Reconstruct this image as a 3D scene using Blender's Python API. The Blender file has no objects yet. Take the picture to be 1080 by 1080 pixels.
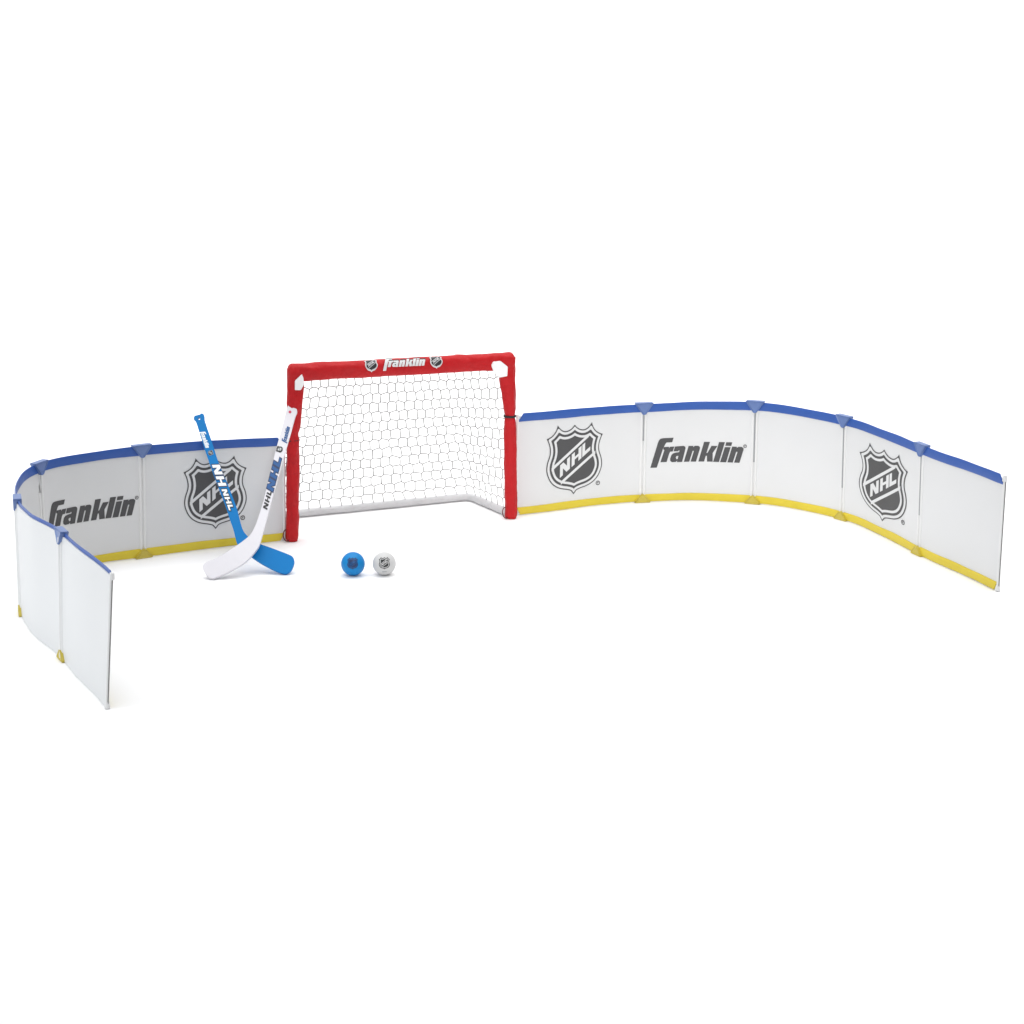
import bpy, bmesh, math, random
from mathutils import Vector, Matrix, noise
from mathutils.geometry import tessellate_polygon
random.seed(4)
sc = bpy.context.scene
COL = sc.collection
R = math.radians

# ------------------------------------------------------------------ camera, world, lamps, exposure
F, YH, CH = 2148.0, -32.05, 1.567           # focal length and horizon (pixels of a 1080 frame), camera height in metres
TH = math.atan2(540 - YH, F)
cam = bpy.data.cameras.new('camera'); cam.sensor_width = 36; cam.lens = 36 * F / 1080
cam.clip_start = .05; cam.clip_end = 200
co = bpy.data.objects.new('camera', cam); COL.objects.link(co)
co.location = (0, 0, CH); co.rotation_euler = (math.pi / 2 - TH, 0, 0)
sc.camera = co

w = bpy.data.worlds.new('World'); sc.world = w; w.use_nodes = True
w.node_tree.nodes['Background'].inputs[0].default_value = (.93, .96, 1, 1)
w.node_tree.nodes['Background'].inputs[1].default_value = .17

def lamp(name, loc, aim, power, sx, sy, col=(1, 1, 1), spread=180):
    l = bpy.data.lights.new(name, 'AREA'); l.shape = 'RECTANGLE'; l.size = sx; l.size_y = sy
    l.energy = power; l.color = col; l.spread = R(spread)
    o = bpy.data.objects.new(name, l); COL.objects.link(o); o.location = loc
    o.rotation_euler = (Vector(aim) - Vector(loc)).to_track_quat('-Z', 'Y').to_euler()
    return o
lamp('overhead_softbox', (0, 4.5, 4.2), (0, 4.55, 0), 412, 12, 12, (1, 1, 1), 105)
lamp('backdrop_fill', (0, 6.6, 3.6), (0, 9.6, .3), 215, 16, 1.6)  # added out of view to lift the rear sweep to clipped white
lamp('right_boards_fill', (.25, 2.9, 1.5), (.44, 5.95, .12), 3.6, .8, .8, (1, .985, .96), 52)  # added narrow lamp, brightens the right boards over the left ones
lamp('left_wing_fill', (-3.6, 3.4, 1.2), (-1.15, 4.5, .1), 4.0, 1.0, 1.0, (.90, .96, 1), 60)  # added side lamp, brightens the outer face of the left wing

vs = sc.view_settings
vs.view_transform = 'Standard'; vs.look = 'None'; vs.gamma = 1; vs.use_curve_mapping = False; vs.exposure = 0
sc.cycles.max_bounces = 8; sc.cycles.diffuse_bounces = 5; sc.cycles.use_denoising = True

# ------------------------------------------------------------------ geometry helpers
def ray(x, y):
    dx, dy = (x - 540) / F, -(y - 540) / F
    c, s = math.cos(TH), math.sin(TH)
    return Vector((dx, c + dy * s, dy * c - s))
def on_z(x, y, z=0.0):
    r = ray(x, y); return Vector((0, 0, CH)) + r * ((z - CH) / r.z)
def on_y(x, y, Y):
    r = ray(x, y); return Vector((0, 0, CH)) + r * (Y / r.y)

def empty(name, loc, label, cat, group=None):
    o = bpy.data.objects.new(name, None); COL.objects.link(o); o.location = loc
    o.empty_display_size = .05
    o['label'] = label; o['category'] = cat
    if group: o['group'] = group
    return o
def origin(o):
    while o.parent: o = o.parent
    return Vector(o.location)
def obj(name, verts, faces, mats, parent=None, fm=None, smooth=40, origin_at=None):
    off = origin(parent) if parent else Vector(origin_at or (0, 0, 0))
    me = bpy.data.meshes.new(name)
    me.from_pydata([Vector(v) - off for v in verts], [], faces)
    for m in (mats if isinstance(mats, (list, tuple)) else [mats]): me.materials.append(m)
    if fm: me.polygons.foreach_set('material_index', fm)
    bm = bmesh.new(); bm.from_mesh(me)
    if not fm: bmesh.ops.recalc_face_normals(bm, faces=bm.faces)
    bm.to_mesh(me); bm.free()
    if smooth:
        me.polygons.foreach_set('use_smooth', [True] * len(me.polygons)); me.set_sharp_from_angle(angle=R(smooth))
    o = bpy.data.objects.new(name, me); COL.objects.link(o)
    if parent: o.parent = parent
    else: o.location = off
    return o
class MB:
    def __init__(s): s.v = []; s.f = []
    def tube(s, pts, rad, n=8, cap=True, up=Vector((0, 0, 1)), prof=None):
        """rad: number or fn(i, t, ang) -> radius; pts list of Vectors"""
        b = len(s.v); m = len(pts)
        for i, p in enumerate(pts):
            t = (pts[min(i + 1, m - 1)] - pts[max(i - 1, 0)]).normalized()
            a = t.cross(up)
            if a.length < 1e-4: a = t.cross(Vector((1, 0, 0)))
            a.normalize(); c = a.cross(t).normalized()
            for k in range(n):
                g = 2 * math.pi * k / n
                r = rad(i, i / (m - 1), g) if callable(rad) else rad
                s.v.append(p + a * (r * math.cos(g)) + c * (r * math.sin(g)))
        for i in range(m - 1):
            for k in range(n):
                q = b + i * n; k2 = (k + 1) % n
                s.f.append((q + k, q + k2, q + n + k2, q + n + k))
        if cap:
            s.f.append(tuple(b + k for k in range(n))[::-1]); s.f.append(tuple(b + (m - 1) * n + k for k in range(n)))
    def loft(s, rings, closed=True):
        b = len(s.v); n = len(rings[0])
        for r in rings: s.v.extend(r)
        for i in range(len(rings) - 1):
            for k in range(n):
                k2 = (k + 1) % n; q = b + i * n
                s.f.append((q + k, q + k2, q + n + k2, q + n + k))
        s.f.append(tuple(b + k for k in range(n))[::-1]); s.f.append(tuple(b + (len(rings) - 1) * n + k for k in range(n)))
    def obj(s, name, mat, parent=None, **k): return obj(name, s.v, s.f, mat, parent, **k)

# ------------------------------------------------------------------ materials
def mat(name, col, rough=.5, var=.04, scale=30, bump=0, bscale=60, spec=.5, trans=0, coat=0, stretch=(1, 1, 1), sheen=0):
    m = bpy.data.materials.new(name); m.use_nodes = True
    nt = m.node_tree; N = nt.nodes; L = nt.links
    p = N['Principled BSDF']; p.inputs['Roughness'].default_value = rough
    p.inputs['Specular IOR Level'].default_value = spec
    if trans: p.inputs['Transmission Weight'].default_value = trans
    if coat: p.inputs['Coat Weight'].default_value = coat
    if sheen: p.inputs['Sheen Weight'].default_value = sheen
    tc = N.new('ShaderNodeTexCoord'); mp = N.new('ShaderNodeMapping'); mp.inputs['Scale'].default_value = stretch
    L.new(tc.outputs['Object'], mp.inputs[0])
    nz = N.new('ShaderNodeTexNoise'); nz.inputs['Scale'].default_value = scale; nz.inputs['Detail'].default_value = 5
    L.new(mp.outputs[0], nz.inputs[0])
    mx = N.new('ShaderNodeMix'); mx.data_type = 'RGBA'
    mx.inputs[6].default_value = tuple(c * (1 - var) for c in col) + (1,)
    mx.inputs[7].default_value = tuple(min(1, c * (1 + var)) for c in col) + (1,)
    L.new(nz.outputs[0], mx.inputs[0]); L.new(mx.outputs[2], p.inputs['Base Color'])
    rr = N.new('ShaderNodeMapRange'); rr.inputs[3].default_value = rough * .85; rr.inputs[4].default_value = min(1, rough * 1.15)
    L.new(nz.outputs[0], rr.inputs[0]); L.new(rr.outputs[0], p.inputs['Roughness'])
    if bump:
        n2 = N.new('ShaderNodeTexNoise'); n2.inputs['Scale'].default_value = bscale; n2.inputs['Detail'].default_value = 6
        L.new(mp.outputs[0], n2.inputs[0])
        b = N.new('ShaderNodeBump'); b.inputs['Strength'].default_value = bump; b.inputs['Distance'].default_value = .01
        L.new(n2.outputs[0], b.inputs['Height']); L.new(b.outputs[0], p.inputs['Normal'])
    return m
M = dict(
    paper=mat('seamless_white_paper', (.92, .92, .92), .8, .01, 3, spec=.2),
    sheet=mat('white_board_plastic', (.68, .684, .69), .42, .022, 5, .05, 14, spec=.35),
    sleeve=mat('white_pole_plastic', (.73, .73, .73), .35, .02, 60),
    print_dark=mat('charcoal_print', (.075, .075, .078), .5, .06, 90, spec=.3),
    print_white=mat('white_print', (.68, .684, .69), .42, .01, 60, spec=.35),
    blue_trim=mat('blue_trim_vinyl', (.032, .098, .37), .4, .08, 25, .08, 40, spec=.3),
    yellow_trim=mat('yellow_trim_vinyl', (.68, .54, .045), .4, .08, 25, .08, 40, spec=.3),
    blue_clip=mat('blue_clip_plastic', (.11, .18, .40), .35, .08, 120),
    yellow_clip=mat('yellow_clip_plastic', (.56, .45, .06), .35, .10, 120),
    grey=mat('grey_rod_metal', (.30, .31, .32), .4, .05, 80),
    edge=mat('dark_edge_line', (.15, .145, .14), .6, .1, 80),
    red=mat('red_nylon_sleeve', (.47, .008, .012), .5, .14, 28, .8, 34, spec=.22),
    black=mat('black_webbing', (.015, .013, .014), .7, .2, 150),
    maroon=mat('dark_red_cord', (.12, .01, .012), .7, .2, 150),
    gusset=mat('white_gusset_fabric', (.86, .86, .86), .6, .03, 60, .1, 60),
    net=mat('white_net_cord', (.25, .245, .245), .8, .08, 60, spec=.2),
    hem=mat('white_net_hem', (.60, .60, .61), .75, .12, 45, .4, 60, spec=.2),
    silver=mat('silver_print', (.62, .62, .63), .4, .08, 200),
    black_print=mat('black_print', (.018, .018, .02), .5, .1, 200),
    stick_blue=mat('blue_stick_plastic', (.0, .18, .50), .45, .05, 20, .03, 30, spec=.22),
    stick_white=mat('white_stick_plastic', (.72, .71, .75), .35, .02, 20, .03, 30, spec=.22),
    ink_white=mat('white_stick_ink', (.86, .90, .92), .45, .02, 60),
    ink_navy=mat('navy_ink', (.008, .03, .10), .45, .1, 60),
    ink_blue=mat('blue_ink', (.0, .075, .26), .45, .1, 60),
    ink_red=mat('red_ink', (.55, .03, .09), .45, .1, 60),
    ball_blue=mat('blue_ball_foam', (.0, .20, .52), .5, .05, 40, .06, 90, spec=.3),
    ball_white=mat('white_ball_foam', (.55, .55, .55), .5, .03, 40, .06, 90, spec=.3),
)

# ------------------------------------------------------------------ ground: one seamless paper sweep
def build_ground():
    prof = [(-3.0, 0), (8.2, 0)]
    for k in range(1, 17):
        a = k / 16 * math.pi / 2; prof.append((8.2 + 1.6 * math.sin(a), 1.6 - 1.6 * math.cos(a)))
    prof.append((9.8, 3.4))
    v, f = [], []
    for x in (-12, 12):
        for (y, z) in prof: v.append((x, y, z))
    n = len(prof)
    for i in range(n - 1): f.append((i, n + i, n + i + 1, i + 1))
    o = obj('ground', v, f, M['paper'], fm=[0] * len(f), smooth=60); o['kind'] = 'structure'
build_ground()

# ------------------------------------------------------------------ printed marks as 2-D polygons
def deform(p, fn): return [fn(x, y) for x, y in p]
def inset(poly, d):
    """offset a small convex-ish outline by mitred corners (d < 0 grows it)"""
    n = len(poly); out = []; P = [Vector(p) for p in poly]
    sg = 1 if sum(P[i].x * P[(i + 1) % n].y - P[(i + 1) % n].x * P[i].y for i in range(n)) > 0 else -1
    for i in range(n):
        e1 = (P[i] - P[i - 1]).normalized(); e2 = (P[(i + 1) % n] - P[i]).normalized()
        b = (Vector((-e1.y, e1.x)) + Vector((-e2.y, e2.x))) * sg
        b.normalize(); k = max(.42, b.dot(Vector((-e1.y, e1.x)) * sg)); out.append(tuple(P[i] + b * (d / k)))
    return out
def inset_star(poly, d, c=(0, -20)):
    """even inset of an outline that can be seen whole from its centre"""
    P = [Vector(p) for p in poly]; n = len(P); C = Vector(c)
    def dist(q):
        best = 1e9
        for i in range(n):
            a, e = P[i], P[(i + 1) % n] - P[i]
            t = min(1, max(0, (q - a).dot(e) / e.length_squared)); best = min(best, (q - a - e * t).length)
        return best
    out = []; m = 180
    for k in range(m):
        g = math.pi / 2 + 2 * math.pi * k / m; u = Vector((math.cos(g), math.sin(g))); r = 120.0
        for _ in range(40):
            q = dist(C + u * r) - d
            if q < .4: break
            r += q
        out.append(tuple(C + u * r))
    return out
def bez(p0, p1, p2, n=6):
    return [((1 - t) ** 2 * p0[0] + 2 * t * (1 - t) * p1[0] + t * t * p2[0], (1 - t) ** 2 * p0[1] + 2 * t * (1 - t) * p1[1] + t * t * p2[1])
            for t in [k / n for k in range(n)]]
def shield_outline():
    h = []
    h += bez((0, 89), (62, 168), (145, 166), 6)
    h += bez((145, 166), (205, 160), (264, 77), 6)
    h += bez((264, 77), (292, 215), (430, 251), 7)
    h += bez((430, 251), (352, 395), (388, 500), 7)
    h += bez((388, 500), (455, 650), (408, 760), 7)
    h += bez((408, 760), (352, 925), (165, 968), 8)
    h += bez((165, 968), (75, 985), (42, 1003), 4)
    h += [(42, 1003), (0, 1055)]
    left = [(-x, y) for x, y in h[1:-1]][::-1]
    return [(x, 566 - y) for x, y in h + left]       # y up, centred
def box_on_line(x0, x1, ya, slope, th):
    f = lambda x: ya + slope * x
    return [(x0, f(x0) - th / 2), (x1, f(x1) - th / 2), (x1, f(x1) + th / 2), (x0, f(x0) + th / 2)]
GLY = {   # simple slab capitals, unit box 0..1 wide, 0..1 tall
    'N': [(0, 0), (.30, 0), (.30, .55), (.66, 0), (1, 0), (1, 1), (.70, 1), (.70, .46), (.34, 1), (0, 1)],
    'H': [(0, 0), (.31, 0), (.31, .38), (.69, .38), (.69, 0), (1, 0), (1, 1), (.69, 1), (.69, .60), (.31, .60), (.31, 1), (0, 1)],
    'L': [(0, 0), (.95, 0), (.95, .30), (.33, .30), (.33, 1), (0, 1)]}
def shield_layers():
    o = shield_outline()
    # bars and letters run up to the right
    mk = lambda x, y: (x, 566 - y)
    bar1 = [mk(-352, 672 - 22), mk(215, 250 - 20), mk(215, 250 + 24), mk(-352, 672 + 26)]
    bar2 = [mk(-205, 871 - 20), mk(318, 496 - 22), mk(318, 496 + 22), mk(-205, 871 + 26)]
    lets = []
    for ch, x0, wd in (('N', -222, 152), ('H', -44, 150), ('L', 118, 128)):
        lets.append([mk(x0 + gx * wd, (800 - 172 * gy) - .735 * (x0 + gx * wd + 222)) for gx, gy in GLY[ch]])
    return [('d', [o]), ('w', [inset_star(o, 15)]), ('d', [inset_star(o, 48)]), ('w', [inset_star(o, 80)]), ('d', [inset_star(o, 112)]), ('w', [bar1, bar2] + lets)]
SHIELD = shield_layers(); SHW = 860.0
def ring(cx, cy, r, n=14): return [(cx + r * math.cos(2 * math.pi * k / n), cy + r * math.sin(2 * math.pi * k / n)) for k in range(n)]
def word_polys():
    P = []
    f = [(55, 393), (118, 393), (176, 205), (196, 165), (208, 150), (262, 150), (275, 106), (172, 106), (150, 110), (136, 122), (126, 142)]
    r = [(152, 341), (212, 341), (236, 258), (246, 241), (268, 241), (284, 193), (244, 193), (232, 206), (232, 193), (182, 193), (176, 215), (188, 222)]
    a = [(290, 193), (372, 190), (388, 198), (392, 214), (362, 346), (312, 346), (314, 332), (300, 344), (262, 345), (246, 330), (246, 308), (256, 276), (272, 260), (300, 252), (330, 250), (334, 236), (326, 232), (322, 240), (276, 240)]
    ah = [(306, 318), (318, 316), (324, 286), (308, 287), (300, 298)]
    n = [(378, 346), (420, 193), (466, 193), (463, 206), (480, 193), (512, 193), (528, 204), (529, 220), (494, 346), (442, 346), (472, 242), (460, 242), (430, 346)]
    k = [(516, 346), (566, 155), (622, 155), (592, 262), (600, 262), (638, 193), (694, 193), (650, 262), (652, 346), (598, 346), (596, 290), (586, 290), (570, 346)]
    l = [(656, 347), (708, 155), (764, 155), (712, 347)]
    i = [(722, 348), (764, 202), (820, 202), (780, 348)]
    dot = [(768, 190), (777, 155), (834, 155), (825, 190)]
    n2 = [(x + (792 - 378) , y + 2) for x, y in n]
    for q in (f, r, a, n, k, l, i, dot, n2): P.append((q, None))
    P[2] = (a, ah)
    return [([((x - 505) , 250 - y) for x, y in q], [((x - 505), 250 - y) for x, y in hh] if hh else None) for q, hh in P]
WORD = word_polys(); WW = 900.0        # drawn width
def reg_mark(cx, cy, r):   # ring with a small R bar
    return (ring(cx, cy, r), ring(cx, cy, r * .66)[::1]), ([(cx - .3 * r, cy - .4 * r), (cx - .1 * r, cy - .4 * r), (cx - .1 * r, cy), (cx + .3 * r, cy + .1 * r), (cx + .3 * r, cy + .4 * r), (cx - .3 * r, cy + .4 * r)], None)

def decal(name, layers, mp, mats, parent, cuts=None, step=.0004, base=.0008):
    """layers: list of (material key, [(outer, hole or None)]); mp(x, y, off) -> world point; cuts: x grid for bending"""
    keys = sorted(set(k for k, _ in layers)); V, Fc, FM = [], [], []
    for li, (key, polys) in enumerate(layers):
        for pl in polys:
            out, hole = pl if isinstance(pl, tuple) else (pl, None)
            loops = [[Vector((x, y, 0)) for x, y in out]] + ([[Vector((x, y, 0)) for x, y in hole]] if hole else [])
            tri = tessellate_polygon(loops); pts = [p for lp in loops for p in lp]
            bm = bmesh.new(); bv = [bm.verts.new(p) for p in pts]
            for t in tri:
                try: bm.faces.new([bv[i] for i in t])
                except ValueError: pass
            if cuts:
                for axis, vals in ((0, cuts[0]), (1, cuts[1])):
                    for c in vals:
                        no = (1, 0, 0) if axis == 0 else (0, 1, 0); cp = (c, 0, 0) if axis == 0 else (0, c, 0)
                        bmesh.ops.bisect_plane(bm, geom=bm.verts[:] + bm.edges[:] + bm.faces[:], plane_co=cp, plane_no=no)
            for fc in bm.faces:
                if fc.normal.z < 0: fc.normal_flip()
            bm.verts.index_update(); b = len(V)
            for v in bm.verts: V.append(mp(v.co.x, v.co.y, base + step * li))
            for fc in bm.faces: Fc.append(tuple(b + v.index for v in fc.verts)); FM.append(keys.index(key))
            bm.free()
    return obj(name, V, Fc, [mats[k] for k in keys], parent, fm=FM, smooth=0)

# ------------------------------------------------------------------ rink board panels
H = .305
JOINT = dict(L0=(118, 606, 113, 748), L1=(64, 562, 66, 696), L2=(17.5, 529, 23, 648), L3=(41, 490, None, None), L4=(149, 471, 151, 588), LG=(300, 462, 301, 570),
             R0=(545, 437.5, 543, 544), R1=(679, 427.5, 677, 529.5), R2=(797, 425.5, 794, 531), R3=(891, 441, 888, 548), R4=(973, 471, 969, 585), R5=(1061, 503, 1053, 624))
def joint(k):
    xt, yt, xb, yb = JOINT[k]
    if xb is None:
        t = on_z(xt, yt, H); return Vector((t.x, t.y, 0)), t
    b = on_z(xb, yb, 0)
    r = ray(xt, yt); s = (r.x * b.x + r.y * b.y) / (r.x ** 2 + r.y ** 2)
    t = Vector((0, 0, CH)) + r * s
    t.z = min(max(t.z, H * .975), H * 1.02)
    return b, t
def chain(keys):
    js = [joint(k) for k in keys]; out = []
    for lvl in (0, 1):
        P = [j[lvl] for j in js]; n = len(P)
        ch = [(P[i + 1] - P[i]) for i in range(n - 1)]
        T = []
        for i in range(n):
            if i == 0: T.append(ch[0].normalized())
            elif i == n - 1: T.append(ch[-1].normalized())
            else: T.append((ch[i - 1].normalized() + ch[i].normalized()).normalized())
        out.append((P, T, ch))
    return out
def herm(P0, P1, T0, T1, t):
    L = (P1 - P0).length; ang = T0.angle(T1) if T0.length and T1.length else 0
    k = L * (1 + .05 * ang)
    h00 = 2 * t ** 3 - 3 * t * t + 1; h10 = t ** 3 - 2 * t * t + t; h01 = -2 * t ** 3 + 3 * t * t; h11 = t ** 3 - t * t
    return P0 * h00 + T0 * (h10 * k) + P1 * h01 + T1 * (h11 * k)
class Panel:
    """ruled, gently bent sheet between two joints; s in metres along, v = 0..1 up, off towards the rink's inside"""
    def __init__(s, ch, i, seed, inner):
        s.b = (ch[0][0][i], ch[0][0][i + 1], ch[0][1][i], ch[0][1][i + 1])
        s.t = (ch[1][0][i], ch[1][0][i + 1], ch[1][1][i], ch[1][1][i + 1])
        s.seed = seed; s.inner = inner
        n = 60; s.tab = [0]; pr = herm(*s.b, 0)
        for k in range(1, n + 1):
            q = herm(*s.b, k / n); s.tab.append(s.tab[-1] + (q - pr).length); pr = q
        s.len = s.tab[-1]
    def u(s, d):
        if d <= 0: return d / s.len
        if d >= s.len: return 1 + (d - s.len) / s.len
        for k in range(60):
            if s.tab[k + 1] >= d: return (k + (d - s.tab[k]) / (s.tab[k + 1] - s.tab[k])) / 60
        return 1
    def raw(s, d, v):
        u = s.u(d); uc = min(max(u, 0), 1)
        a, b = herm(*s.b, uc), herm(*s.t, uc)
        p = a.lerp(b, v)
        if uc != u: p = p + (s.b[2] if u < 0 else s.b[3]) * ((u - uc) * s.len)
        return p
    def P(s, d, v, off=0):
        p = s.raw(d, v); e = .004
        t = s.raw(d + e, v) - s.raw(d - e, v); up = s.raw(d, 1) - s.raw(d, 0)
        n = t.cross(up).normalized() * s.inner
        x = d / s.len
        rip = .0026 * math.sin(math.pi * min(max(x, 0), 1)) * (math.sin(7 * x + s.seed) + .6 * noise.noise((x * 4, v * 1.2, s.seed)))
        return p + n * (off + rip)
    def tan(s, d): return (s.raw(d + .004, .5) - s.raw(d - .004, .5)).normalized()
def sgrid(p, d0f, d1f, v0, v1, o0, o1, nu, nv, name, m, parent, wob=0, round_top=False):
    """solid curved slab; d0f/d1f give the ends as functions of v-fraction"""
    mb = MB(); rings = []
    for i in range(nu + 1):
        t = i / nu; rg = []
        def pt(fv, off):
            d = d0f(fv) * (1 - t) + d1f(fv) * t
            wv = wob * noise.noise((d * 9, fv * 2, p.seed)) if wob else 0
            return p.P(d, v0 + (v1 - v0) * fv + wv, off)
        for j in range(nv + 1): rg.append(pt(j / nv, o1 if not (round_top and j in (0, nv)) else (o1 * .6 + o0 * .4)))
        for j in range(nv, -1, -1): rg.append(pt(j / nv, o0))
        rings.append(rg)
    mb.loft(rings)
    return mb.obj(name, m, parent, smooth=35)
GAP = .0068
def clip(P, d, name, top, parent, m, scale=1.0):
    c = P.raw(d, 1 if top else 0); T = P.tan(d); up = (P.raw(d, 1) - P.raw(d, 0)).normalized()
    N = T.cross(up).normalized() * P.inner
    if top: pr = [(-.0045, -.027), (.0045, -.027), (.0275, .005), (.0275, .009), (-.0275, .009), (-.0275, .005)]
    else: pr = [(-.024, .0005), (.024, .0005), (.024, .005), (.0045, .026), (-.0045, .026), (-.024, .005)]
    bm = bmesh.new()
    A = [bm.verts.new(c + T * (x * scale) + up * y + N * .0120) for x, y in pr]
    B = [bm.verts.new(c + T * (x * scale) + up * y - N * .0085) for x, y in pr]
    n = len(pr)
    fa = bm.faces.new(A); fb = bm.faces.new(B[::-1])
    for k in range(n): bm.faces.new((A[k], B[k], B[(k + 1) % n], A[(k + 1) % n]))
    bmesh.ops.recalc_face_normals(bm, faces=bm.faces)
    bmesh.ops.bevel(bm, geom=[e for e in bm.edges], offset=.0012, segments=2, affect='EDGES')
    big = sorted(bm.faces, key=lambda f: -f.calc_area())[:3]
    big = [f for f in big if abs(f.normal.dot(N)) > .9]
    bmesh.ops.inset_individual(bm, faces=big, thickness=.0028, depth=-.0022)
    bm.verts.index_update()
    o = obj(name, [v.co.copy() for v in bm.verts], [tuple(v.index for v in f.verts) for f in bm.faces], m, parent, smooth=30)
    bm.free(); return o
PANELS = {}
def build_panel(key, ch, i, inner, label, mark=None, mu=.5, mv=.5, free0=False, free1=False, clip_at=None, rods=.5, stretch=1.0):
    p = Panel(ch, i, i * 1.7 + (10 if inner < 0 else 0), inner); PANELS[key] = p
    c = p.raw(p.len / 2, 0)
    root = empty('rink_board', (c.x, c.y, 0), label, 'board panel', 'printed rink board panels')
    a = GAP if not free0 else .004; b = p.len - (GAP if not free1 else .004)
    cst = lambda x: (lambda fv: x)
    sgrid(p, cst(a), cst(b), .004, .985, -.0015, .0015, 36, 8, 'sheet', M['sheet'], root)
    e0 = (lambda fv: a + (.017 * fv if free0 else -.002)); e1 = (lambda fv: b - (.017 * fv if free1 else -.002))
    sgrid(p, e0, e1, .932, 1.014, .0016, .0048, 40, 5, 'top_trim', M['blue_trim'], root, wob=.004, round_top=True)
    e0 = (lambda fv: a + (.012 * (1 - fv) if free0 else -.002)); e1 = (lambda fv: b - (.012 * (1 - fv) if free1 else -.002))
    sgrid(p, e0, e1, .008, .082, .0016, .0048, 40, 5, 'bottom_trim', M['yellow_trim'], root, wob=.005, round_top=True)
    for d in (a - .001, b + .001):
        mb = MB(); mb.tube([p.P(d, v, 0) for v in (.006, .25, .5, .75, 1.0)], .0046, 10)
        mb.obj('edge_pole', M['sleeve'], root)
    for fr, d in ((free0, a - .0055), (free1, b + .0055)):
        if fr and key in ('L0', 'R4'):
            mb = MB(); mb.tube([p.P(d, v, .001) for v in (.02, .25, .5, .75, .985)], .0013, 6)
            mb.obj('edge_line', M['edge'], root)  # thin dark line down the free edge
            for v0 in (.0, .955):
                mb = MB(); mb.tube([p.P(d + (.004 if d < .1 else -.004), v, .001) for v in (v0 + .006, v0 + .02, v0 + .055)], lambda i, t, g: .0064 if i < 2 else .0050, 8)
                mb.obj('end_cap', M['sleeve'], root)
    if clip_at is not None:
        d = 0 if clip_at == 0 else p.len
        clip(p, d, 'top_clip', True, root, M['blue_clip']); clip(p, d, 'bottom_clip', False, root, M['yellow_clip'])
        if rods: mb = MB(); mb.tube([p.P(d, v, .002) for v in (.92 - rods, .92 - rods / 2, .93)], .0026, 8)
        if rods: mb.obj('joint_rod', M['grey'], root)
        mb = MB(); mb.tube([p.P(d, v, -.0035) for v in (.02, .25, .5, .75, .97)], .0040, 8); mb.obj('joint_strip', M['sleeve'], root)
    sgn = 1 if inner > 0 else 1
    if mark:
        kind, width, flip = mark
        s = width / (SHW if kind == 'shield' else WW)
        dirn = -1 if flip else 1
        d0 = p.len * mu
        ht = lambda y: mv + y * s / H
        if kind == 'shield':
            lay = [(k, [(q, None) for q in ps]) for k, ps in SHIELD]
            rm = reg_mark(370, 566 - 935, 32); lay[0][1].extend(rm)
            mats = {'d': M['print_dark'], 'w': M['print_white']}; nm = 'shield_emblem'
        else:
            lay = [('d', WORD + list(reg_mark(957 - 505, 250 - 187, 17)))]
            mats = {'d': M['print_dark']}; nm = 'wordmark'
        cuts = ([x for x in range(-480, 481, 40)], [y for y in range(-520, 521, 130)])
        decal(nm, lay, lambda x, y, off: p.P(d0 + dirn * x * s * stretch, ht(y), .0015 + off), mats, root, cuts)
    return p

left = chain(['L0', 'L1', 'L2', 'L3', 'L4', 'LG'])
# the left chain runs from the free end to the goal: inside lies to its right
lab = ['blank white board panel, outer face showing, at the free left end nearest the camera',
       'blank white board panel, outer face showing, between the left end panel and the left bend',
       'strongly curved blank board panel at the left bend, mostly hidden behind the left wing',
       'grey-lit board panel with the dark wordmark, partly hidden behind the left wing',
       'board panel with a dark shield, behind the crossed sticks, ending at the left goal post']
build_panel('L0', left, 0, 1, lab[0], free0=True, clip_at=1, rods=0)
build_panel('L1', left, 1, 1, lab[1], clip_at=1, rods=0)
build_panel('L2', left, 2, 1, lab[2], clip_at=1, rods=0)
build_panel('L3', left, 3, 1, lab[3], ('word', .263, False), .495, .495, clip_at=1, rods=0)
build_panel('L4', left, 4, 1, lab[4], ('shield', .182, False), .508, .522, free1=True)
right = chain(['R0', 'R1', 'R2', 'R3', 'R4', 'R5'])
lab = ['straight board panel with the dark shield, fastened to the right goal post',
       'board panel facing the camera with the whole dark wordmark, right of the goal',
       'blank curved white board panel, directly right of the whole wordmark panel',
       'board panel with a dark shield on the right wing, next to the blank end panel',
       'blank white board panel at the free right end, its blue trim ending in a slant']
build_panel('R0', right, 0, 1, lab[0], ('shield', .192, False), .462, .505, free0=True, clip_at=1, rods=.28)
build_panel('R1', right, 1, 1, lab[1], ('word', .288, False), .492, .505, clip_at=1, rods=.50)
build_panel('R2', right, 2, 1, lab[2], clip_at=1, rods=.60)
build_panel('R3', right, 3, 1, lab[3], ('shield', .187, False), .50, .492, clip_at=1, rods=.55, stretch=1.42)
build_panel('R4', right, 4, 1, lab[4], free1=True)

# ------------------------------------------------------------------ hockey goal
A = on_z(308.5, 570.5); B = on_z(539, 546.5)
PR = .0185                                                   # post sleeve radius
ux = (B - A).normalized(); nb = Vector((-ux.y, ux.x, 0))      # nb points to the back of the goal
def z_at(x, y, base):                                         # height of a pixel above a ground point's own distance
    r = ray(x, y); s = (r.x * base.x + r.y * base.y) / (r.x ** 2 + r.y ** 2); return CH + r.z * s
zA, zB = z_at(310, 393.2, A), z_at(538, 380.6, B)
GH = (zA + zB) / 2                                            # crossbar centre height
goal = empty('hockey_goal', tuple((A + B) / 2), 'red padded toy hockey goal with a white net, standing between the two runs of boards', 'hockey goal')
UP = Vector((0, 0, 1))
GW = (B - A).length
def G(a, z, b=0):
    a += z / GH * (.016 * (1 - a / GW) - .006 * a / GW)         # the posts lean in a little
    return A + ux * a + UP * z + nb * b
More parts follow.
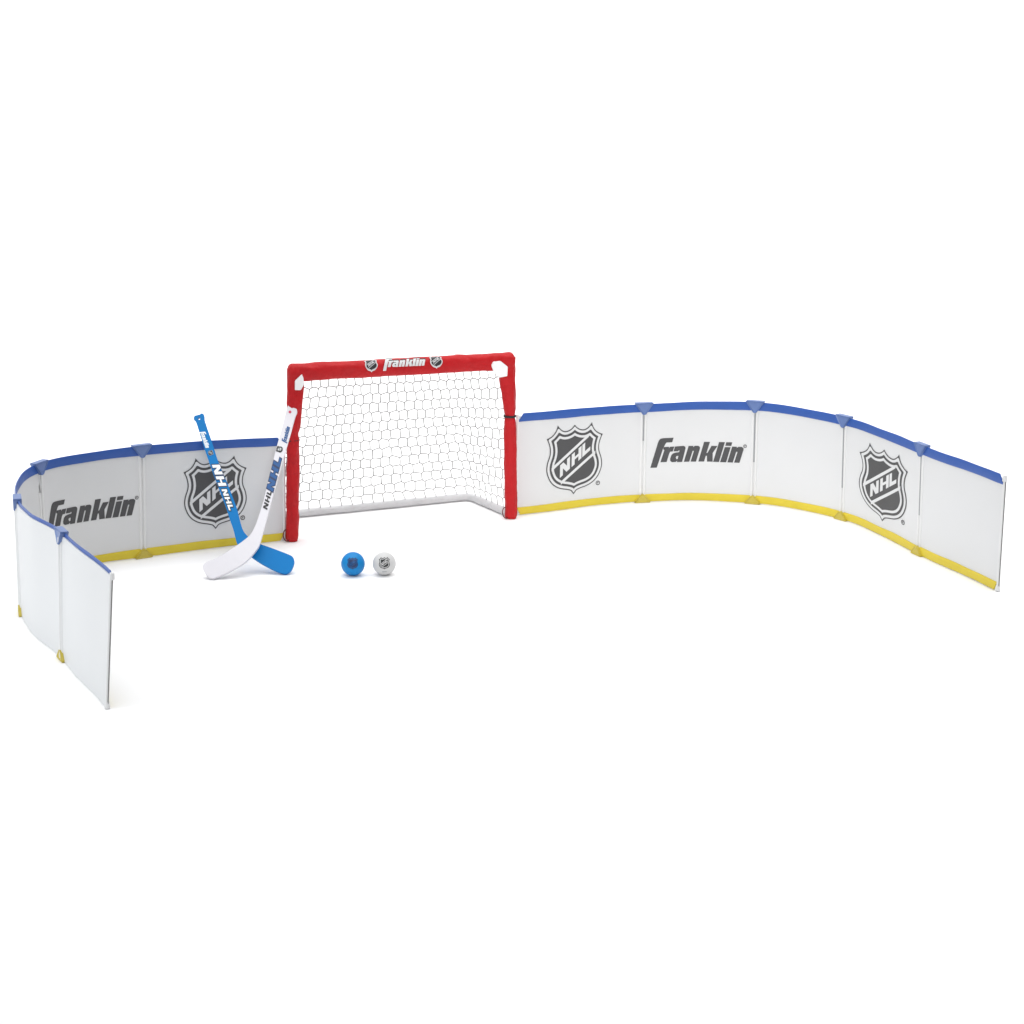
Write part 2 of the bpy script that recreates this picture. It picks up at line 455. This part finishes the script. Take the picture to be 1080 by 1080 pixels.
def zbar(a): return zA + (zB - zA) * a / GW                   # crossbar height
#           # goal coordinates: along, up, back

def post(a0, side):
    inw = 1 if side == 0 else -1; rings = []; n = 28; m = 70
    for i in range(m + 1):
        z = .0015 + (zbar(a0) + .012 - .0015) * i / m; rg = []
        # loose sleeve: a flap towards the opening below the top corner, tied in at the strap
        zt = GH - .032; zs = GH - (.165 if side == 1 else .20)
        fl = 0
        if z > zs: fl = (.017 if side else .012) * min(1, max(0, (z - zs) / (zt - zs))) ** 1.15
        tie = math.exp(-((z - (H + .004)) / .011) ** 2) * .0035
        for k in range(n):
            g = 2 * math.pi * k / n; cx, cy = math.cos(g), math.sin(g)
            p0 = Vector((cx * .9, cy * .9, z * 13 + side * 9))
            r = PR - tie + .0027 * noise.noise(p0 * 1.6) + .0024 * noise.noise(Vector((cx * 2.5, cy * 2.5, z * 40 + g * 2.2)))
            x = cx * r; y = cy * r
            if x * inw > 0: x += inw * fl * (abs(cx) ** .6)
            if z < .012: x *= .82 + .18 * z / .012; y *= .82 + .18 * z / .012
            rg.append(G(a0 + x, z, y))
        rings.append(rg)
    mb = MB(); mb.loft(rings); return mb.obj('post_sleeve', M['red'], goal, smooth=60)
post(0, 0); post(GW, 1)
BZ, BY = .0248, .0210                                          # crossbar half height / half depth
def bar_pt(a, g, off=0):
    e = min(a + PR - .0005, GW + PR - .0005 - a) / .014
    k = math.sqrt(max(0.02, 1 - (1 - min(1, max(0, e))) ** 2))
    wr = .0024 * noise.noise(Vector((a * 11, math.cos(g) * 1.2, math.sin(g) * 1.2))) + .0020 * noise.noise(Vector((a * 34 + g * 2, math.cos(g) * 2, 3)))
    wr *= .35 if GW * .33 < a < GW * .74 else 1
    sq = lambda c: math.copysign(abs(c) ** .8, c)
    return G(a, zbar(a) + ((BZ + wr) * k + off) * sq(math.sin(g)), -((BY + wr) * k + off) * sq(math.cos(g)))
def crossbar():
    rings = []; m = 110; n = 32
    ends = [-PR + .0005 + x for x in (0, .002, .005, .009, .014)]
    aa = ends + [ends[-1] + (GW + 2 * PR - .001 - .028) * i / m for i in range(1, m)] + [GW + PR - .0005 - x for x in (.014, .009, .005, .002, 0)]
    for a in aa: rings.append([bar_pt(a, 2 * math.pi * k / n) for k in range(n)])
    mb = MB(); mb.loft(rings); return mb.obj('crossbar_sleeve', M['red'], goal, smooth=60)
xb = crossbar()
def bar_mark(name, lay, mats, px, s, gc, cut, sq=1.0):
    # px: pixel column of the centre along the bar
    t = (px - 308.5) / (539 - 308.5); a0 = GW * t
    def mp(x, y, off):
        gg = gc + y * s * sq / .025
        return bar_pt(a0 + x * s, gg, .0012 + off)
    return decal(name, lay, mp, mats, xb, cut, step=.0005, base=.001)
cutsB = ([x for x in range(-480, 481, 80)], [y for y in range(-500, 501, 60)])
shl = [(k, [(q, None) for q in ps]) for k, ps in SHIELD]
shl_small = [('w', shl[0][1]), ('d', [(inset_star(SHIELD[0][1][0], 70), None)]), ('w', [(q, None) for q in SHIELD[5][1]])]
SB = {'w': M['silver'], 'd': M['black_print']}
bar_mark('shield_emblem', shl_small, SB, 387.3, .039 / SHW, R(34), cutsB, .88)
bar_mark('shield_emblem', shl_small, SB, 456.5, .039 / SHW, R(34), cutsB, .88)
wsh = [('d', [([(x + 14, y + 40) for x, y in q], None) for q, h in WORD]), ('w', [(q, h) for q, h in WORD])]
bar_mark('wordmark', wsh, {'d': M['black_print'], 'w': M['print_white']}, 422.4, .134 / WW, R(33), ([x for x in range(-480, 481, 80)], [y for y in range(-150, 181, 30)]), .80)

def frame_plate(name, pts, m, th, off):
    """flat plate in the goal's front plane from pixel outline"""
    yb = -off
    def on_plane(x, y):
        r = ray(x, y); o = Vector((0, 0, CH)); p0 = A + nb * yb
        return o + r * ((p0 - o).dot(nb) / r.dot(nb))
    q = [on_plane(*p) for p in pts]; n = len(q)
    bm = bmesh.new()
    a = [bm.verts.new(p) for p in q]; b = [bm.verts.new(p + nb * th) for p in q]
    bm.faces.new(a); bm.faces.new(b[::-1])
    for k in range(n): bm.faces.new((a[k], b[k], b[(k + 1) % n], a[(k + 1) % n]))
    bmesh.ops.recalc_face_normals(bm, faces=bm.faces)
    bmesh.ops.bevel(bm, geom=bm.edges[:], offset=.0012, segments=2, affect='EDGES')
    bm.verts.index_update()
    obj(name, [v.co.copy() for v in bm.verts], [tuple(v.index for v in f.verts) for f in bm.faces], m, goal, smooth=30); bm.free()
frame_plate('corner_gusset', [(311.4, 402), (318.6, 394.6), (320.2, 399), (320.6, 406), (317.4, 411.6), (311.4, 411.6)], M['gusset'], .006, .0245)
frame_plate('corner_gusset', [(518.6, 385.5), (520.5, 381.6), (528, 380.8), (535.6, 386.8), (535.2, 396.8), (526.6, 398.4), (521, 392)], M['gusset'], .006, .0245)

# rear floor bar: from right post back, across, and forward to the left post
RRp = on_z(496, 527.5)
db = (RRp - B).dot(nb); ar = (RRp - B).dot(ux) + GW             # depth and along-position of the rear right corner
al = -.012
RB = .0115
def rounded_path(cr=.03):
    pts = []
    c = [(GW, .012), (ar, db), (al, db), (0, .012)]
    def add(p0, p1, n):
        for k in range(n): pts.append((p0[0] + (p1[0] - p0[0]) * k / n, p0[1] + (p1[1] - p0[1]) * k / n))
    v = [Vector(x) for x in c]
    d1 = (v[1] - v[0]).normalized(); d2 = (v[2] - v[1]).normalized(); d3 = (v[3] - v[2]).normalized()
    add(v[0], v[1] - d1 * cr, 14)
    for k in range(8):
        t = k / 8; pts.append(tuple((v[1] - d1 * cr) * (1 - t) ** 2 + v[1] * 2 * t * (1 - t) + (v[1] + d2 * cr) * t * t))
    add(v[1] + d2 * cr, v[2] - d2 * cr, 40)
    for k in range(8):
        t = k / 8; pts.append(tuple((v[2] - d2 * cr) * (1 - t) ** 2 + v[2] * 2 * t * (1 - t) + (v[2] + d3 * cr) * t * t))
    add(v[2] + d3 * cr, v[3], 14); pts.append(tuple(v[3]))
    return [Vector(p) for p in pts]
path = rounded_path()
mb = MB()
mb.tube([G(p.x, RB + .001, p.y) for p in path], lambda i, t, g: RB * (1 + .16 * noise.noise(Vector((t * 40, math.cos(g), math.sin(g))))), 14)
mb.obj('rear_bar_sleeve', M['hem'], goal, smooth=60)

# net: knotted square mesh hung from the crossbar down to the rear bar and round to the posts
cum = [0]
for i in range(1, len(path)): cum.append(cum[-1] + (path[i] - path[i - 1]).length)
def path_at(d):
    d = min(max(d, 0), cum[-1])
    for i in range(1, len(path)):
        if cum[i] >= d: return path[i - 1].lerp(path[i], (d - cum[i - 1]) / (cum[i] - cum[i - 1]))
    return path[-1]
def net():
    mb = MB(); NC, NR = 25, 14; cr = .00135
    dmax = None
    # bottom run: from the right post (d=0) to a little short of the rear left corner
    dl = cum[-1] - (db - .012) - .02
    nodes = {}
    def surf(cu, rv):
        """cu 0 (left) .. NC (right), rv 0 (top) .. NR (bottom)"""
        s = cu / NC; v = rv / NR
        top = Vector((.004 + (GW - .022) * s, .004))
        bt = path_at(dl * (1 - s))
        zt, zb = zbar(GW * s) - BZ + .006, RB * 2 - .002
        vv = v
        xy = top.lerp(bt, vv ** 1.08)
        belly = .020 * math.sin(math.pi * v) * math.sin(math.pi * min(1, s * 1.02))
        return G(xy.x, zt + (zb - zt) * v, xy.y + belly * .6)
    for c in range(NC + 1):
        for r in range(NR + 1):
            inn = 0 < c < NC
            jc = .13 * noise.noise((c * .9, r * .9, 2)) if inn else 0
            jr = .13 * noise.noise((c * .7, r * .8, 7)) if 0 < r < NR else 0
            e = (.13 if r % 2 else -.13) if inn and 0 < r < NR else 0; q = .09 if 0 < r < NR else 0
            nodes[c, r] = ((c + jc + e, r + jr - q), (c + jc - e, r + jr + q))      # where the upper and the lower cord leave
    def strand(p, q, sagc, sagr):
        pts = []
        for k in range(5):
            t = k / 4; b = 4 * t * (1 - t)
            pts.append(surf(p[0] + (q[0] - p[0]) * t + sagc * b, p[1] + (q[1] - p[1]) * t + sagr * b))
        mb.tube(pts, cr, 4, cap=False)
    for c in range(NC + 1):
        for r in range(NR + 1):
            up, dn = nodes[c, r]
            if 0 < r < NR:
                if up != dn: strand(up, dn, 0, 0)
                if c < NC:
                    a = max(nodes[c, r]); b = min(nodes[c + 1, r])
                    strand(a, b, 0, -.03 + .05 * noise.noise((c, r, 1.5)))
            if r < NR: strand(dn, nodes[c, r + 1][0], .05 * noise.noise((c * 1.3, r * 1.7, 4)), 0)
    # the left side piece, from the left post back to the rear left corner
    def side(cu, rv):
        v = rv / NR; t = cu / 5
        z0 = zA - BZ + .006; zb = RB * 2 - .002
        bt = path_at(dl + (cum[-1] - dl) * t)
        top = Vector((.004, .004)); xy = top.lerp(bt, v ** 1.08)
        return G(xy.x, z0 + (zb - z0) * v, xy.y)
    for c in range(1, 6):
        for r in range(NR):
            mb.tube([side(c, r), side(c, r + 1)], cr, 4, cap=False)
            if r > 0: mb.tube([side(c - 1, r), side(c - .5, r + .12), side(c, r)], cr, 4, cap=False)
    mb.obj('net', M['net'], goal, smooth=60)
net()

def band(name, a0, z, r, th, m, hh=.005):
    mb = MB(); n = 24
    rg = []
    for k in range(n):
        g = 2 * math.pi * k / n; c, s = math.cos(g), math.sin(g)
        rg.append([G(a0 + c * (r + dr), z + dz, s * (r + dr)) for dr, dz in ((0, -hh), (th, -hh * .7), (th, hh * .7), (0, hh))])
    b = []
    for q in rg: b.extend(q)
    f = []
    for k in range(n):
        for j in range(4): f.append((k * 4 + j, k * 4 + (j + 1) % 4, ((k + 1) % n) * 4 + (j + 1) % 4, ((k + 1) % n) * 4 + j))
    obj(name, b, f, m, goal, smooth=50)
band('strap', GW, H + .004, PR - .0025, .0030, M['black'], .0035); band('strap', 0, H - .012, PR - .0015, .0022, M['maroon'], .003)
def cord(a0, sgn):
    mb = MB(); pts = []
    for k in range(17):
        g = math.pi * 2 * k / 16
        pts.append(G(a0 + sgn * (.019 + .010 * math.cos(g)), .020 + .016 * math.sin(g), .004 * math.sin(g) - .006))
    mb.tube(pts, .0016, 6, up=nb); mb.obj('tie_cord', M['maroon'], goal, smooth=60)
cord(0, -1); cord(GW, -1)

# ------------------------------------------------------------------ two sticks leaning back on the boards and the goal post
def stick(name, label, out, hole, toe, contact, front, mats, marks, th=.009):
    """out: outline in pixels; the stick lies in a plane through the toe on the ground that leans back to the contact point"""
    g0 = on_z(*toe)
    k = (contact.y - g0.y) / contact.z                         # plane y = y0 + k z, holds the x axis
    nrm = Vector((0, -1, k)).normalized()                       # faces the camera and up
    O = Vector((0, 0, CH))
    def pl(x, y, off=0):
        r = ray(x, y); p = O + r * ((g0 - O).dot(nrm) / r.dot(nrm)); return p + nrm * off
    root = empty(name, tuple(g0), label, 'hockey stick', 'crossed mini hockey sticks')
    def smooth_loop(pts, n=5):
        res = []
        m = len(pts)
        for i in range(m):
            p0, p1, p2, p3 = [Vector(pts[(i + j) % m][:2]) for j in (-1, 0, 1, 2)]
            for q in range(n):
                t = q / n
                res.append(tuple(.5 * ((2 * p1) + (p2 - p0) * t + (2 * p0 - 5 * p1 + 4 * p2 - p3) * t * t + (3 * p1 - p0 - 3 * p2 + p3) * t ** 3)))
        return res
    loop = smooth_loop(out)
    hl = ring(hole[0], hole[1], hole[2], 12) if hole else None
    def body(lp, hl, nm, m, t0, t1):
        bm = bmesh.new()
        loops = [[Vector((x, y, 0)) for x, y in lp]] + ([[Vector((x, y, 0)) for x, y in hl]] if hl else [])
        tri = tessellate_polygon(loops); pts = [q for l in loops for q in l]
        bf = .0016
        fr = [bm.verts.new(pl(q.x, q.y, t1)) for q in pts]; bk = [bm.verts.new(pl(q.x, q.y, t0)) for q in pts]
        for t in tri:
            bm.faces.new([fr[i] for i in t]); bm.faces.new([bk[i] for i in t][::-1])
        st = 0
        for l in loops:
            n = len(l)
            for i in range(n):
                a, b = st + i, st + (i + 1) % n
                bm.faces.new((fr[a], fr[b], bk[b], bk[a]))
            st += n
        bmesh.ops.recalc_face_normals(bm, faces=bm.faces)
        rim = [e for e in bm.edges if len(e.link_faces) == 2 and e.calc_face_angle(0) > R(60)]
        bmesh.ops.bevel(bm, geom=rim, offset=bf, segments=2, affect='EDGES', clamp_overlap=True)
        bm.verts.index_update()
        o = obj(nm, [v.co.copy() for v in bm.verts], [tuple(v.index for v in f.verts) for f in bm.faces], m, root, smooth=35); bm.free(); return o
    # split into shaft and blade at the heel
    sh, bl = split_loop(loop, front)
    shaft = body(sh, hl, 'shaft', mats, 0, th); blade = body(bl, None, 'blade', mats, 0, th)
    for nm, lay, fn, mm in marks:
        decal(nm, lay, lambda x, y, off: pl(*fn(x, y), th + off), mm, shaft, None, step=.0004, base=.0006)
    return root
def split_loop(loop, line):
    """cut a closed loop by a line (p, q); returns the part on its upper side and the part on its lower side"""
    p, q = Vector(line[0]), Vector(line[1]); d = q - p
    side = lambda z: (Vector(z) - p).x * d.y - (Vector(z) - p).y * d.x
    def part(sg):
        o = []
        for i in range(len(loop)):
            a, b = loop[i], loop[(i + 1) % len(loop)]; sa, sb = side(a) * sg, side(b) * sg
            if sa >= 0: o.append(a)
            if sa * sb < 0:
                t = sa / (sa - sb); o.append((a[0] + (b[0] - a[0]) * t, a[1] + (b[1] - a[1]) * t))
        return o
    return part(1), part(-1)
def along(cx, cy, ang, sx, sy=None):
    """text frame in pixels: x along ang (degrees, image y down), y upwards across it"""
    sy = sy or sx; c, s = math.cos(R(ang)), math.sin(R(ang))
    return lambda x, y: (cx + c * x * sx + s * y * sy, cy + s * x * sx - c * y * sy)
def caps(word, slant=.18, gap=.16):
    out = []; x = 0
    for chh in word:
        wd = .85 if chh != 'L' else .75
        out.append([(x + px * wd + slant * py, py) for px, py in GLY[chh]]); x += wd + gap
    x -= gap
    return [[(px - x / 2, py - .5) for px, py in g] for g in out], x
def grow(polys, d): return [inset(p, -d) for p in polys]
nh, nhw = caps('NH'); nhl, nhlw = caps('NHL')

toeB = (300.5, 606.3)
cB = PANELS['L4'].P(PANELS['L4'].len * .44, 1.016, .0080)
blue_out = [(207.2, 446.5), (204.9, 443.5), (205.6, 440.2), (208.6, 439.2), (211.0, 438.6), (213.4, 437.4), (215.6, 439.0), (216.0, 442), (216.6, 445.5),
            (223.8, 467), (230.8, 488.5), (240.6, 512), (249.8, 536.3), (252.9, 548), (256.7, 560.4), (262, 567.2), (268, 571.8), (276, 575.4), (290, 580.4), (303, 585.4), (308.6, 588.2), (310.6, 592),
            (310.2, 596.5), (307.8, 602), (304.4, 605.2), (299.5, 606.2), (291.5, 603.4), (283.3, 599.4), (274, 594.2), (265.6, 588.4), (257, 582.6), (251, 576), (246.4, 559.4), (242.4, 548), (238.6, 536), (229.5, 512), (220.8, 488.5), (213.4, 466)]
AB = math.degrees(math.atan2(536 - 466, 244 - 218.4))
stick('hockey_stick', 'blue mini hockey stick with white lettering, passing behind the white stick', blue_out, (210.6, 442.9, 1.25), toeB, cB, ((240, 584), (275, 564)),
      M['stick_blue'],
      [('wordmark', [('w', [(q, h) for q, h in WORD])], along(216.6, 465.2, AB, 19 / WW, 21 / WW), {'w': M['ink_white']}),
       ('shield_emblem', [('w', shl[1][1]), ('d', shl[2][1]), ('w', shl[5][1])], along(222.6, 479.2, AB, 5.4 / SHW), {'w': M['silver'], 'd': M['black_print']}),
       ('lettering', [('d', [(q, None) for q in grow(nh, .08)]), ('w', [(q, None) for q in nh])], along(231.4, 501.8, AB + 2, 12.6, 8.0), {'w': M['ink_white'], 'd': M['ink_navy']}),
       ('lettering', [('d', [(q, None) for q in grow(nhl, .12)]), ('w', [(q, None) for q in nhl])], along(240.6, 528, AB, 8.6, 5.2), {'w': M['ink_white'], 'd': M['black_print']})])
toeW = (224.5, 611.6)
r = ray(308.5, 437.5); pf = A - nb * (PR + .003)
cW = Vector((0, 0, CH)) + r * ((pf - Vector((0, 0, CH))).dot(nb) / r.dot(nb)); cW.y -= .002
white_out = [(303.2, 431.2), (305.5, 430.8), (309.5, 431.8), (313, 433.2), (313.4, 436), (311.4, 441), (307, 457), (302.2, 474), (295, 500), (288, 524.7), (284, 540), (279.9, 555), (275.4, 571), (272.8, 578.4), (265, 588.4),
             (258, 595), (250, 600), (240.5, 605.2), (231.3, 609.4), (224.5, 611.5), (220, 609.8), (217, 605.8), (214.6, 601.5), (215, 597.4), (219, 594), (226.5, 591), (234.7, 587), (243.5, 581.4), (252, 575.6), (258, 571.2), (263, 567), (267, 561.6), (271.6, 551), (278, 531), (285, 502.5), (292, 473.8), (298, 452)]
AW = math.degrees(math.atan2(474 - 531, 297 - 282.2))
stick('hockey_stick', 'white mini hockey stick with dark blue lettering, its top leaning on the left goal post', white_out, None, toeW, cW, ((285, 590), (248, 566)),
      M['stick_white'],
      [('wordmark', [('w', [(q, h) for q, h in WORD])], along(302.2, 460.2, AW, 18 / WW, 20 / WW), {'w': M['ink_blue']}),
       ('shield_emblem', [('d', shl[0][1]), ('w', [(inset_star(SHIELD[0][1][0], 190), None)]), ('d', shl[5][1])], along(295.2, 475.8, AW, 6.6 / SHW), {'w': M['ink_white'], 'd': M['black_print']}),
       ('lettering', [('d', [(q, None) for q in grow(nhl, .09)]), ('w', [(q, None) for q in nhl])], along(289.3, 502.2, AW, 13.0, 7.4), {'w': M['ink_blue'], 'd': M['ink_navy']}),
       ('lettering', [('d', [(q, None) for q in nhl])], along(282.4, 529.0, AW, 7.6, 5.0), {'d': M['black_print']}),
       ('red_dot', [('r', [(ring(0, 0, 1.5, 12), None)])], along(306.2, 436.4, 0, 1), {'r': M['ink_red']})])

# ------------------------------------------------------------------ two foam balls
def ball(x, y, rp, label, m, marks):
    b = on_z(x, y + rp * .92); rad = rp * (b - Vector((0, 0, CH))).length / math.hypot(F, 540 - y) * 1.0
    c = Vector((b.x, b.y, rad))
    rr = ray(x, y); 
    # slide along the floor until the ball's centre projects on the pixel
    t = (rad - CH) / rr.z; c = Vector((0, 0, CH)) + rr * t
    o = empty('ball', (c.x, c.y, 0), label, 'ball', 'mini hockey balls')
    bm = bmesh.new(); bmesh.ops.create_uvsphere(bm, u_segments=48, v_segments=28, radius=rad)
    bm.verts.index_update()
    body = obj('body', [v.co + c for v in bm.verts], [tuple(v.index for v in f.verts) for f in bm.faces], m, o, smooth=80); bm.free()
    fw = (Vector((0, 0, CH)) - c).normalized(); rt = fw.cross(UP).normalized() * -1; upv = fw.cross(rt) * 1
    if upv.z < 0: upv = -upv
    if rt.x < 0: rt = -rt
    for nm, lay, s, dx, dy, mm in marks:
        def mp(px, py, off):
            X, Y = px * s + dx, py * s + dy; Z = math.sqrt(max(0, rad ** 2 - X * X - Y * Y))
            v = (rt * X + upv * Y + fw * Z).normalized(); return c + v * (rad + off)
        decal(nm, lay, mp, mm, body, ([x for x in range(-440, 441, 110)], [y for y in range(-500, 501, 110)]), step=.0003, base=.0008)
px2m = 7.1 / F
ball(372.3, 594.6, 12.5, 'blue ball with a dark emblem, lying beside the white ball in front of the goal', M['ball_blue'],
     [('shield_emblem', [('d', shl[0][1]), ('w', [(inset_star(SHIELD[0][1][0], 60), None)]), ('d', [(inset_star(SHIELD[0][1][0], 110), None)]), ('w', shl[5][1])], 8.4 * px2m / SHW, -.001, .001, {'d': M['ink_navy'], 'w': M['ink_blue']})])
ball(405.3, 594.4, 12.2, 'pale grey-white ball with a black emblem, lying beside the blue ball', M['ball_white'],
     [('shield_emblem', [('d', shl[0][1]), ('w', [(inset_star(SHIELD[0][1][0], 60), None)]), ('d', [(inset_star(SHIELD[0][1][0], 110), None)]), ('w', shl[5][1])], 8.6 * px2m / SHW, .0002, .001, {'d': M['black_print'], 'w': M['ball_white']}),
      ('caption_line', [('d', [([(-190, -20), (190, -20), (190, 40), (-190, 40)], None)])], 8 * px2m / SHW, .0002, -.0215, {'d': M['grey']})])
print('panel lengths', {k: round(p.len, 3) for k, p in PANELS.items()}, 'GH', GH, zA, zB, 'GW', GW, 'depth', db, ar)
